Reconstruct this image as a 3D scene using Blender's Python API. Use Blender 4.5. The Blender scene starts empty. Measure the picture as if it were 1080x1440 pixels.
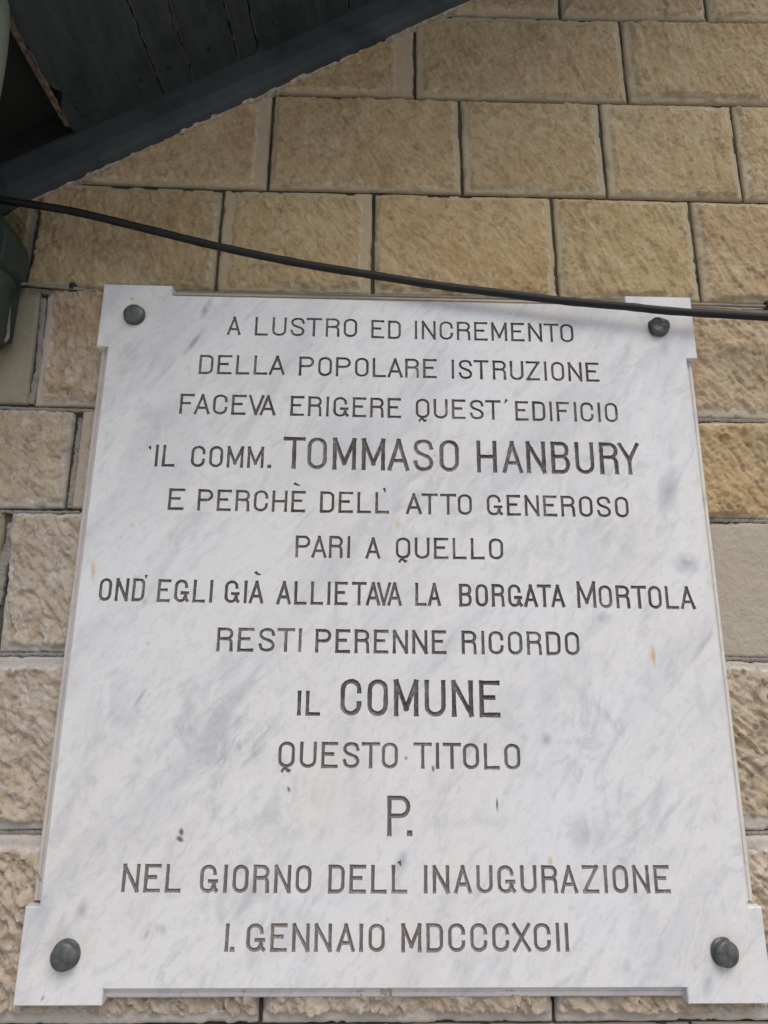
import bpy, math, random
import numpy as np
from mathutils import Vector, Matrix
from mathutils.geometry import delaunay_2d_cdt
random.seed(7); rng = np.random.default_rng(11)
scene = bpy.context.scene
R = math.radians

# ------------------------------------------------------------------ camera
Z0 = 1.20                                   # height of the plaque's foot above the ground
F_PX, PITCH, YAW, ROLL = 893.97, 0.23804, 0.02376, 0.00918
CAM = (-0.04282, -0.8691, 0.38897 + Z0)
cp, sp, cy, sy = math.cos(PITCH), math.sin(PITCH), math.cos(YAW), math.sin(YAW)
fwd = Vector((sy*cp, cy*cp, sp)); rt = Vector((cy, -sy, 0)); up = rt.cross(fwd)
rt, up = rt*math.cos(ROLL)+up*math.sin(ROLL), up*math.cos(ROLL)-rt*math.sin(ROLL)
cam_d = bpy.data.cameras.new('camera'); cam = bpy.data.objects.new('camera', cam_d)
scene.collection.objects.link(cam); scene.camera = cam
cam.matrix_world = Matrix(((rt.x, up.x, -fwd.x, CAM[0]), (rt.y, up.y, -fwd.y, CAM[1]), (rt.z, up.z, -fwd.z, CAM[2]), (0, 0, 0, 1)))
cam_d.sensor_fit = 'VERTICAL'; cam_d.sensor_height = 36; cam_d.lens = 36*F_PX/1440
cam_d.clip_start = 0.02; cam_d.clip_end = 500

# ------------------------------------------------------------------ light
SUN_EL, SUN_AZ = 55, 12                      # azimuth: degrees to the right of straight out from the wall
world = bpy.data.worlds.new('World'); scene.world = world; world.use_nodes = True
wn = world.node_tree; bg = wn.nodes['Background']
sky = wn.nodes.new('ShaderNodeTexSky'); sky.sky_type = 'NISHITA'; sky.sun_disc = False
sky.sun_elevation = R(SUN_EL); sky.air_density = 1.0; sky.dust_density = 2.0; sky.ozone_density = 1.0
wn.links.new(sky.outputs[0], bg.inputs[0]); bg.inputs[1].default_value = 0.095
to_sun = Vector((math.sin(R(SUN_AZ))*math.cos(R(SUN_EL)), -math.cos(R(SUN_AZ))*math.cos(R(SUN_EL)), math.sin(R(SUN_EL))))
sky.sun_rotation = math.atan2(to_sun.x, to_sun.y)
sun_d = bpy.data.lights.new('sun', 'SUN'); sun_d.energy = 1.5; sun_d.angle = R(50); sun_d.color = (1, .95, .875)
sun = bpy.data.objects.new('sun', sun_d); scene.collection.objects.link(sun)
sun.rotation_euler = (-to_sun).to_track_quat('-Z', 'Y').to_euler()
scene.view_settings.view_transform = 'Standard'; scene.view_settings.look = 'None'
scene.view_settings.gamma = 1; scene.view_settings.exposure = 0.36

def P(u, v, y=0.0):
    """point of the upright plane at depth y that was measured at (u, v)"""
    d = rt*((u-540)/F_PX) + up*((720-v)/F_PX) + fwd
    t = (y-CAM[1])/d.y
    return Vector((CAM[0]+t*d.x, y, CAM[2]+t*d.z))

# ------------------------------------------------------------------ helpers
def link(o): scene.collection.objects.link(o); return o
def mesh_obj(name, verts, faces, mat=None, parent=None, smooth=False):
    me = bpy.data.meshes.new(name); me.from_pydata([tuple(v) for v in verts], [], faces); me.update()
    if smooth: me.polygons.foreach_set('use_smooth', [True]*len(me.polygons))
    if mat: me.materials.append(mat)
    o = link(bpy.data.objects.new(name, me))
    if parent: o.parent = parent
    return o
def tag(o, label, cat=None, group=None, kind=None):
    if label: o['label'] = label
    if cat: o['category'] = cat
    if group: o['group'] = group
    if kind: o['kind'] = kind
    return o
def tube(path, r, n=12, cap=True, flat=1.0):
    vs, fs = [], []
    path = [Vector(p) for p in path]
    for i, p in enumerate(path):
        t = (path[min(i+1, len(path)-1)]-path[max(i-1, 0)]).normalized()
        a = Vector((0, 1, 0)) if abs(t.y) < .9 else Vector((1, 0, 0))
        b = t.cross(a).normalized(); a = b.cross(t).normalized()
        rr = r[i] if hasattr(r, '__len__') else r
        for k in range(n):
            w = 2*math.pi*k/n
            vs.append(p + a*math.cos(w)*rr*flat + b*math.sin(w)*rr)
    for i in range(len(path)-1):
        for k in range(n):
            k2 = (k+1) % n
            fs.append((i*n+k, i*n+k2, (i+1)*n+k2, (i+1)*n+k))
    if cap: fs.append(tuple(range(n))); fs.append(tuple((len(path)-1)*n+k for k in reversed(range(n))))
    return vs, fs
def spline(pts, m=10):
    pts = [Vector(p) for p in pts]; q = [pts[0]*2-pts[1]]+pts+[pts[-1]*2-pts[-2]]; out = []
    for i in range(1, len(q)-2):
        for k in range(m):
            t = k/m; a, b, c, d = q[i-1], q[i], q[i+1], q[i+2]
            out.append(.5*((2*b)+(c-a)*t+(2*a-5*b+4*c-d)*t*t+(3*b-a-3*c+d)*t**3))
    out.append(pts[-1]); return out
def lathe(prof, n=28):                      # profile (r, h) about the axis pointing out of the wall (-y)
    vs, fs = [], []
    for r, h in prof:
        for k in range(n): w = 2*math.pi*k/n; vs.append((r*math.cos(w), -h, r*math.sin(w)))
    for i in range(len(prof)-1):
        for k in range(n): k2 = (k+1) % n; fs.append((i*n+k, i*n+k2, (i+1)*n+k2, (i+1)*n+k))
    fs.append(tuple((len(prof)-1)*n+k for k in range(n))); return vs, fs

_tab = rng.random(65536)
def vnoise(x, y, seed=0):
    xi = np.floor(x).astype(np.int64); yi = np.floor(y).astype(np.int64); fx = x-xi; fy = y-yi
    fx = fx*fx*fx*(fx*(fx*6-15)+10); fy = fy*fy*fy*(fy*(fy*6-15)+10)
    h = lambda a, b: _tab[(a*73856093 ^ b*19349663 ^ (seed+1)*83492791) & 65535]
    return (h(xi, yi)*(1-fx)+h(xi+1, yi)*fx)*(1-fy)+(h(xi, yi+1)*(1-fx)+h(xi+1, yi+1)*fx)*fy
def fbm(x, y, o=4, seed=0, gain=.5):
    s = 0; a = 1; t = 0
    for i in range(o): s = s+a*(vnoise(x, y, seed+i*7)*2-1); t += a; a *= gain; x = x*2.03+5.3; y = y*2.03+1.7
    return s/t
def ridge(x, y, seed=0):
    s = 0; a = 1; t = 0
    for i in range(3): s = s+a*(1-np.abs(vnoise(x, y, seed+i*5)*2-1)*2); t += a; a *= .55; x = x*2.1; y = y*2.1
    return s/t
def cells(x, y, seed=0):
    """facet noise: slanted plates as left by a point chisel"""
    xi = np.floor(x); yi = np.floor(y); best = np.full(x.shape, 9.); val = np.zeros(x.shape)
    for dx in (-1, 0, 1):
        for dy in (-1, 0, 1):
            cx_ = xi+dx; cy_ = yi+dy; a = cx_.astype(np.int64); b = cy_.astype(np.int64)
            hh = lambda s: _tab[(a*73856093 ^ b*19349663 ^ (seed+s)*83492791) & 65535]
            px = cx_+hh(1); py = cy_+hh(2); d = (x-px)**2+(y-py)**2
            v = (hh(3)-.5)*.8+(x-px)*(hh(4)-.5)*1.6+(y-py)*(hh(5)-.5)*1.6
            m = d < best; best = np.where(m, d, best); val = np.where(m, v, val)
    return val
def sstep(a, b, x): t = np.clip((x-a)/(b-a), 0, 1); return t*t*(3-2*t)

# ------------------------------------------------------------------ materials
class NT:
    def __init__(s, name):
        s.m = bpy.data.materials.new(name); s.m.use_nodes = True; s.t = s.m.node_tree; s.b = s.t.nodes['Principled BSDF']
        s.co = s.n('ShaderNodeTexCoord').outputs['Object']
    def n(s, k, **kw):
        o = s.t.nodes.new(k)
        for a, b in kw.items(): setattr(o, a, b)
        return o
    def l(s, a, b): s.t.links.new(a, b)
    def put(s, sock, v):
        if hasattr(v, 'is_output') or hasattr(v, 'links'): s.l(v, sock)
        else: sock.default_value = v
    def mapping(s, scale=(1, 1, 1), rot=(0, 0, 0), loc=(0, 0, 0), vec=None):
        if any(rot):                                  # turn first, stretch afterwards
            q = s.n('ShaderNodeMapping'); s.l(vec or s.co, q.inputs[0]); q.inputs['Rotation'].default_value = rot; vec = q.outputs[0]
        m = s.n('ShaderNodeMapping'); s.l(vec or s.co, m.inputs[0])
        m.inputs['Scale'].default_value = scale; m.inputs['Location'].default_value = loc
        return m.outputs[0]
    def noise(s, scale, detail=6, rough=.55, dist=0, vec=None):
        o = s.n('ShaderNodeTexNoise'); s.l(vec or s.co, o.inputs['Vector'])
        o.inputs['Scale'].default_value = scale; o.inputs['Detail'].default_value = detail
        o.inputs['Roughness'].default_value = rough; o.inputs['Distortion'].default_value = dist
        return o.outputs[0]
    def ramp(s, fac, stops, interp='LINEAR'):
        r = s.n('ShaderNodeValToRGB'); s.l(fac, r.inputs[0]); cr = r.color_ramp; cr.interpolation = interp
        while len(cr.elements) < len(stops): cr.elements.new(.5)
        for e, (p, c) in zip(cr.elements, stops):
            e.position = p; e.color = (c, c, c, 1) if not hasattr(c, '__len__') else (*c, 1)
        return r.outputs[0]
    def math(s, op, a, b=0.0, clamp=False):
        o = s.n('ShaderNodeMath', operation=op, use_clamp=clamp); s.put(o.inputs[0], a); s.put(o.inputs[1], b); return o.outputs[0]
    def mix(s, f, a, b, mode='MIX'):
        o = s.n('ShaderNodeMix', data_type='RGBA', blend_type=mode)
        s.put(o.inputs[0], f)
        for i, v in ((6, a), (7, b)):
            if isinstance(v, tuple): o.inputs[i].default_value = (*v, 1)
            else: s.l(v, o.inputs[i])
        return o.outputs[2]
    def bump(s, h, strength=.5, dist=.002, prev=None):
        o = s.n('ShaderNodeBump'); o.inputs['Strength'].default_value = strength; o.inputs['Distance'].default_value = dist
        s.l(h, o.inputs['Height'])
        if prev: s.l(prev, o.inputs['Normal'])
        return o.outputs[0]
    def out(s, col, rough=.8, normal=None, spec=.5):
        s.put(s.b.inputs['Base Color'], (*col, 1) if isinstance(col, tuple) else col)
        s.put(s.b.inputs['Roughness'], rough); s.b.inputs['Specular IOR Level'].default_value = spec
        if normal: s.l(normal, s.b.inputs['Normal'])
        return s.m

def mat_stone():
    t = NT('sandstone')
    oi = t.n('ShaderNodeObjectInfo'); tint = oi.outputs['Color']
    rnd = t.n('ShaderNodeVectorMath', operation='SCALE'); rnd.inputs[0].default_value = (37, 19, 53); t.l(oi.outputs['Random'], rnd.inputs['Scale'])
    av = t.n('ShaderNodeVectorMath', operation='ADD'); t.l(t.co, av.inputs[0]); t.l(rnd.outputs[0], av.inputs[1]); v = av.outputs[0]
    at = t.n('ShaderNodeAttribute', attribute_name='dress'); dress = at.outputs['Fac']
    big = t.noise(9, 5, .6, .6, v)
    col = t.mix(t.ramp(big, [(.3, 0), (.7, 1)]), (.465, .330, .195), (.545, .432, .288))
    col = t.mix(t.math('MULTIPLY', t.ramp(t.noise(24, 6, .65, 1.2, v), [(.52, 0), (.72, 1)]), .75), col, (.60, .51, .385))
    col = t.mix(t.math('MULTIPLY', t.ramp(t.noise(15, 4, .6, .8, t.mapping((1, 1, 1), loc=(3, 7, 1), vec=v)), [(.54, 0), (.70, 1)]), .6), col, (.46, .31, .185))
    streak = t.noise(150, 4, .6, .4, t.mapping((1, 1, .25), rot=(0, R(30), 0), vec=v))
    col = t.mix(t.math('MULTIPLY', t.ramp(streak, [(.48, 0), (.66, 1)]), .4), col, (.70, .60, .45))
    grime = t.ramp(t.noise(60, 8, .72, .5, v), [(.36, 1), (.49, 0)])
    col = t.mix(t.math('MULTIPLY', grime, .65), col, (.27, .205, .14))
    mg = t.mix(t.noise(40, 5, .6, 0, v), (.47, .40, .315), (.57, .495, .395))
    col = t.mix(t.math('MULTIPLY', dress, .8), col, mg)
    ar = t.math('MULTIPLY', t.math('MULTIPLY', dress, t.math('SUBTRACT', 1.0, dress)), 4.0, True)      # bruised pale arris where the rock face meets the margin
    col = t.mix(t.math('MULTIPLY', t.math('MULTIPLY', ar, t.ramp(t.noise(75, 5, .7, 0, v), [(.45, 0), (.6, 1)])), .8), col, (.72, .66, .56))
    pits = t.ramp(t.noise(330, 3, .6, 0, v), [(.28, 1), (.36, 0)])
    col = t.mix(t.math('MULTIPLY', pits, .5), col, (.12, .09, .06))
    col = t.mix(1.0, col, tint, 'MULTIPLY')
    b1 = t.bump(t.noise(420, 4, .7, 0, v), .7, .0016)
    b2 = t.bump(streak, .45, .002, b1)
    b3 = t.bump(t.noise(110, 5, .6, .3, v), .6, .003, b2)
    return t.out(col, .92, b3, .2)

def mat_mortar():
    t = NT('mortar')
    n = t.noise(14, 6, .6)
    col = t.mix(t.ramp(n, [(.35, 0), (.7, 1)]), (.045, .045, .034), (.12, .11, .08))
    return t.out(col, .95, t.bump(t.noise(260, 5, .7), .6, .002), .2)

def mat_pointing():
    t = NT('grey_pointing')
    col = t.mix(t.noise(30, 6, .65), (.22, .20, .175), (.38, .345, .30))
    col = t.mix(t.ramp(t.noise(55, 6, .7), [(.3, .8), (.45, 0)]), col, (.06, .058, .045))
    return t.out(col, .95, t.bump(t.noise(300, 5, .7), .6, .0015), .2)

# marks on the marble: (u, v, half width, half height, turn in degrees, strength, colour)
BLUE, RUST, DK = (.40, .40, .455), (.62, .42, .20), (.16, .14, .12)
MARKS = [(291, 433, 5, 14, -22, .75, BLUE), (271, 483, 3.5, 18, -32, .8, BLUE), (940, 690, 13, 30, -20, .45, BLUE), (963, 792, 16, 12, 0, .55, BLUE),
 (935, 488, 7, 12, -10, .35, BLUE), (972, 731, 8, 12, 0, .3, BLUE), (849, 660, 7, 9, 0, .3, BLUE), (842, 870, 14, 7, 15, .4, BLUE), (200, 850, 4, 12, -40, .55, BLUE),
 (565, 1212, 8, 13, -20, .5, (.42, .43, .50)), (268, 1028, 6, 7, 0, .5, BLUE), (340, 1045, 6, 26, -45, .5, BLUE), (357, 1062, 4, 18, -45, .5, BLUE), (800, 1085, 4, 40, -35, .35, BLUE),
 (768, 1040, 7, 8, 0, .5, BLUE), (660, 1050, 6, 22, -40, .3, BLUE), (190, 500, 24, 14, -25, .22, BLUE), (176, 520, 14, 8, 20, .3, (.55, .50, .44)), (205, 620, 12, 60, -35, .2, BLUE),
 (186, 738, 3.5, 4, 0, .6, RUST), (131, 803, 3, 13, 5, .55, RUST), (919, 923, 2.5, 9, 0, .6, RUST), (560, 736, 4, 7, 0, .4, RUST), (545, 1211, 3, 5, 0, .0, RUST),
 (774, 1211, 2.5, 4, 0, .5, RUST), (545, 1294, 3, 3, 0, .4, RUST), (186, 420, 2, 2, 0, .7, RUST), (115, 1280, 7, 15, -15, .45, BLUE), (226, 1307, 8, 6, -30, .5, BLUE), (206, 1315, 3, 6, -20, .5, BLUE),
 (870, 1190, 24, 40, -30, .33, BLUE), (820, 1170, 18, 24, -20, .33, BLUE), (925, 1120, 10, 30, -25, .25, BLUE), (1000, 1150, 12, 10, 0, .3, BLUE), (985, 985, 6, 18, 0, .35, BLUE),
 (990, 905, 4, 24, -40, .4, BLUE), (815, 1375, 0.1, 0.1, 0, 0, BLUE), (995, 1385, 8, 16, -20, .35, BLUE), (880, 1360, 5, 10, -20, .35, BLUE), (262, 690, 3, 5, 0, .2, RUST),
 (255, 1170, 2.2, 3.5, 10, .95, DK), (253, 1180, 2.2, 4, 60, .95, DK), (406, 1110, 1.6, 3, 20, .7, DK), (609, 1081, 1.4, 3.0, 0, .9, DK), (699, 1131, 1.1, 6, 0, .85, DK),
 (571, 1066, 1.5, 2, 0, .6, DK), (186, 433, 22, 22, 0, .16, RUST), (929, 462, 21, 21, 0, .16, RUST), (94, 1338, 27, 27, 0, .20, RUST), (1020, 1334, 26, 26, 0, .18, RUST),
 (197, 981, 3, 14, -30, .6, (.40, .40, .52)), (192, 1070, 6, 8, 0, .4, BLUE), (150, 1010, 30, 50, -30, .22, BLUE), (110, 1120, 14, 60, -30, .25, BLUE), (208, 905, 3, 3, 0, .4, BLUE), (60, 1404, 1.5, 3, -30, .5, DK)]
def mat_marble():
    t = NT('white_marble')
    dirv = t.mapping((1, 1, .30), rot=(0, R(-36), 0))
    warm = t.noise(3.2, 4, .5, .3)
    col = t.mix(t.ramp(warm, [(.35, 0), (.68, 1)]), (.80, .79, .79), (.81, .785, .74))
    big = t.noise(8, 6, .6, .9, dirv)
    col = t.mix(t.math('MULTIPLY', t.ramp(big, [(.50, 0), (.70, 1)]), .60), col, (.53, .53, .575))
    med = t.noise(26, 8, .68, 1.6, dirv)
    col = t.mix(t.math('MULTIPLY', t.ramp(med, [(.54, 0), (.70, 1)]), .48), col, (.46, .46, .50))
    mot = t.noise(21, 7, .66, .9, t.mapping((1, 1, .7), rot=(0, R(-25), 0), loc=(2, 8, 4))); zone = t.ramp(t.noise(4.2, 3, .5, .2, t.mapping(loc=(.35, 0, .6))), [(.48, 0), (.62, 1)])
    col = t.mix(t.math('MULTIPLY', t.math('MULTIPLY', t.ramp(mot, [(.50, 0), (.63, 1)]), zone), .55), col, (.45, .455, .48))
    cloud = t.noise(13, 5, .6, .5, t.mapping((1, 1, .6), loc=(4, 2, 9)))
    col = t.mix(t.math('MULTIPLY', t.ramp(cloud, [(.45, 0), (.7, 1)]), .45), col, (.84, .835, .845))
    thin = t.math('ABSOLUTE', t.math('SUBTRACT', t.noise(6.5, 9, .62, .5, t.mapping((1, 1, .34), rot=(0, R(-40), 0), loc=(1, 0, 3))), .5))
    msk = t.ramp(t.noise(5, 3, .5), [(.5, 0), (.62, 1)])
    col = t.mix(t.math('MULTIPLY', t.math('MULTIPLY', t.ramp(thin, [(0, 1), (.012, 0)]), msk), .28), col, (.36, .37, .41))
    flk = t.math('MULTIPLY', t.ramp(t.noise(70, 5, .65, .6, dirv), [(.62, 0), (.70, 1)]), t.ramp(t.noise(7, 4, .6), [(.45, 0), (.6, 1)]))
    col = t.mix(t.math('MULTIPLY', flk, .38), col, (.38, .38, .42))
    fine = t.noise(95, 7, .75, .8, t.mapping((1, 1, .5), rot=(0, R(-36), 0)))
    col = t.mix(t.math('MULTIPLY', t.ramp(fine, [(.50, 0), (.66, 1)]), .40), col, (.50, .50, .53))
    wisp = t.noise(34, 6, .6, 1.0, t.mapping((1, 1, .42), loc=(7, 3, 5)))
    for (u, v, a, b, rot, st, c) in MARKS:
        if st <= 0: continue
        p = P(u, v, -.03); k = (P(u+10, v, -.03)-p).length/10
        mp = t.mapping((1/(a*k*1.5), 0.0, 1/(b*k*1.5)), vec=None)
        # rotate about the mark's own centre: subtract, rotate, scale
        s1 = t.n('ShaderNodeVectorMath', operation='SUBTRACT'); t.l(t.co, s1.inputs[0]); s1.inputs[1].default_value = (p.x, 0, p.z)
        vr = t.n('ShaderNodeVectorRotate', rotation_type='Y_AXIS'); t.l(s1.outputs[0], vr.inputs['Vector']); vr.inputs['Angle'].default_value = R(rot)
        mn = t.t.nodes[mp.node.name]; t.l(vr.outputs[0], mn.inputs[0])
        ln = t.n('ShaderNodeVectorMath', operation='LENGTH'); t.l(mp, ln.inputs[0])
        f = t.math('SUBTRACT', 1.25, ln.outputs['Value'], True) if a < 3 else t.math('SUBTRACT', 1.0, ln.outputs['Value'], True)
        if a >= 3.4: f = t.math('MULTIPLY', f, t.ramp(wisp, [(.40, .05), (.56, 1.3)]))
        f = t.math('MULTIPLY', f, min(1.5, st*1.35), True)
        col = t.mix(f, col, c)
    speck = t.ramp(t.noise(210, 3, .7, 0), [(.69, 0), (.75, 1)])
    col = t.mix(t.math('MULTIPLY', speck, .45), col, (.40, .38, .36))
    dirt = t.ramp(t.noise(2.4, 8, .7, .4), [(.52, 0), (.8, 1)])
    col = t.mix(t.math('MULTIPLY', dirt, .25), col, (.60, .55, .45))
    oi = t.n('ShaderNodeObjectInfo'); col = t.mix(1.0, col, oi.outputs['Color'], 'MULTIPLY')   # tint of the mouldings: grime, plus painted shade on the top one
    rough = t.ramp(t.noise(20, 5, .6), [(.3, .42), (.7, .62)])
    b = t.bump(t.noise(9, 5, .5), .25, .003); b = t.bump(t.noise(300, 4, .7), .12, .0006, b)
    return t.out(col, rough, b, .4)

def mat_letter():
    t = NT('worn_letter_paint')
    oi = t.n('ShaderNodeObjectInfo')
    n = t.noise(330, 5, .75, .4)
    wear = t.math('ADD', t.noise(24, 3, .5), t.math('SUBTRACT', oi.outputs['Alpha'], 1.0))
    dark = t.mix(t.noise(90, 4, .6), (.060, .056, .052), (.125, .113, .104))
    dark = t.mix(1.0, dark, oi.outputs['Color'], 'MULTIPLY')
    sx = t.n('ShaderNodeSeparateXYZ'); t.l(t.co, sx.inputs[0])                       # paint worn thin along the bottom of the cut
    deep = t.math('MULTIPLY', t.math('ADD', sx.outputs['Y'], .0296), 900, True)
    dark = t.mix(t.math('MULTIPLY', deep, t.ramp(t.noise(45, 4, .6), [(.35, .15), (.6, .75)])), dark, t.mix(1.0, (.20, .185, .17), oi.outputs['Color'], 'MULTIPLY') if False else (.22, .20, .185))
    f = t.ramp(t.math('ADD', n, t.math('MULTIPLY', t.math('SUBTRACT', wear, .5), .6)), [(.50, 0), (.64, 1)])
    col = t.mix(t.math('MULTIPLY', f, .8), dark, (.36, .33, .30))
    return t.out(col, .85, t.bump(n, .4, .0006), .2)

def mat_paint(name, a, b, grain=True):
    t = NT(name)
    gv = t.mapping((8, .6, 8)) if grain else t.co
    n = t.noise(9, 7, .65, .4, gv)
    col = t.mix(t.ramp(n, [(.35, 0), (.68, 1)]), a, b)
    st = t.noise(7, 6, .65, .6)
    col = t.mix(t.math('MULTIPLY', t.ramp(st, [(.52, 0), (.66, 1)]), .7), col, tuple(x*.38 for x in a))
    sc = t.ramp(t.noise(120, 4, .7, .2), [(.70, 0), (.74, 1)])
    col = t.mix(t.math('MULTIPLY', sc, .5), col, (.16, .16, .14))
    bmp = t.bump(n, .3, .0015); bmp = t.bump(t.noise(180, 4, .6), .2, .0008, bmp)
    return t.out(col, t.ramp(st, [(.3, .42), (.7, .7)]), bmp, .4)

def mat_plain(name, a, b, rough=.6, scale=60, spec=.4, metal=0.0, bump=.2):
    t = NT(name); n = t.noise(scale, 5, .6)
    m = t.out(t.mix(t.ramp(n, [(.3, 0), (.7, 1)]), a, b), rough, t.bump(n, bump, .001), spec)
    t.b.inputs['Metallic'].default_value = metal; return m

STONE, MORTAR, POINT = mat_stone(), mat_mortar(), mat_pointing()
MARBLE, PAINT = mat_marble(), mat_letter()
PLANK = mat_paint('dark_green_paint', (.018, .029, .029), (.036, .054, .054))
TRIMP = mat_paint('blue_grey_paint', (.030, .040, .043), (.055, .070, .075), False)
BAREW = mat_plain('bare_wood', (.06, .04, .028), (.26, .20, .14), .85, 120)
SHADE_NAIL = mat_paint('sooty_paint', (.008, .010, .009), (.016, .018, .016))  # near-black puts the recess shade into the colour; nail heads share it
CAULK = mat_plain('old_filler', (.26, .22, .17), (.66, .59, .50), .9, 120, .2, 0, .6)
RUBBER = mat_plain('black_rubber', (.004, .0045, .005), (.012, .012, .0125), .6, 40, .5)
WIREM = mat_plain('grey_sheath', (.20, .18, .14), (.34, .31, .25), .6, 80)
CLIPM = mat_plain('clip_plastic', (.02, .028, .035), (.035, .045, .055), .5, 80)
BOLTM = mat_plain('patinated_bronze', (.060, .070, .066), (.17, .175, .165), .42, 110, .5, .3, .6)
PIPEM = mat_plain('pale_green_pipe', (.20, .23, .17), (.27, .29, .22), .55, 20)
BOXM = mat_plain('dark_green_metal', (.030, .045, .036), (.055, .072, .058), .5, 30, .4, 0, .3)
BOUNCEM = mat_plain('paving', (.34, .315, .28), (.42, .39, .35), .9, 3)  # pale tone chosen to bounce light up the wall

# ------------------------------------------------------------------ unseen ground, added for bounce light
ground = mesh_obj('ground', [(-60, -60, 0), (60, -60, 0), (60, 60, 0), (-60, 60, 0)], [(0, 1, 2, 3)], BOUNCEM)
tag(ground, 'pale paved ground in front of the stone wall, below the plaque', kind='structure')

# ------------------------------------------------------------------ stone wall
XL, XR = -1.35, 1.35
wall = mesh_obj('stone_wall', [(x, y, z) for x in (XL, XR) for y in (.0065, .30) for z in (0.01, 3.6)],
                [(0, 1, 3, 2), (4, 6, 7, 5), (0, 4, 5, 1), (2, 3, 7, 6), (0, 2, 6, 4), (1, 5, 7, 3)], MORTAR)
tag(wall, 'rough ochre sandstone block wall behind the white marble plaque', 'wall')

LINES = {  # bed joints, as measured
 'A': [(625, 20), (870, 27), (1080, 31)], 'B': [(385, 131), (540, 136), (765, 142), (1080, 148)],
 'C': [(122, 257), (315, 265), (540, 270), (785, 276), (1080, 284)], 'D': [(25, 402), (147, 408), (975, 426), (1080, 430)],
 'E': [(5, 572), (130, 574), (985, 590), (1075, 592)], 'F': [(5, 717), (110, 717), (1000, 731), (1075, 733)],
 'G': [(5, 920), (88, 920), (1020, 926), (1075, 928)], 'H': [(5, 1171), (52, 1171), (1052, 1172), (1075, 1172)], 'I': [(400, 1441), (900, 1438), (1075, 1437)]}
LW = {}
for k, pts in LINES.items():
    w = [P(u, v, .0) for u, v in pts]; LW[k] = ([p.x for p in w], [p.z for p in w])
def zl(k, x):
    if k in LW: return float(np.interp(x, *LW[k]))
    base, off = {'T1': ('A', .165), 'T2': ('A', .33), 'T3': ('A', .50), 'J': ('I', -.21), 'K': ('I', -.42), 'L': ('I', -.63)}[k]
    return float(np.interp(x, *LW[base]))+off

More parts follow.
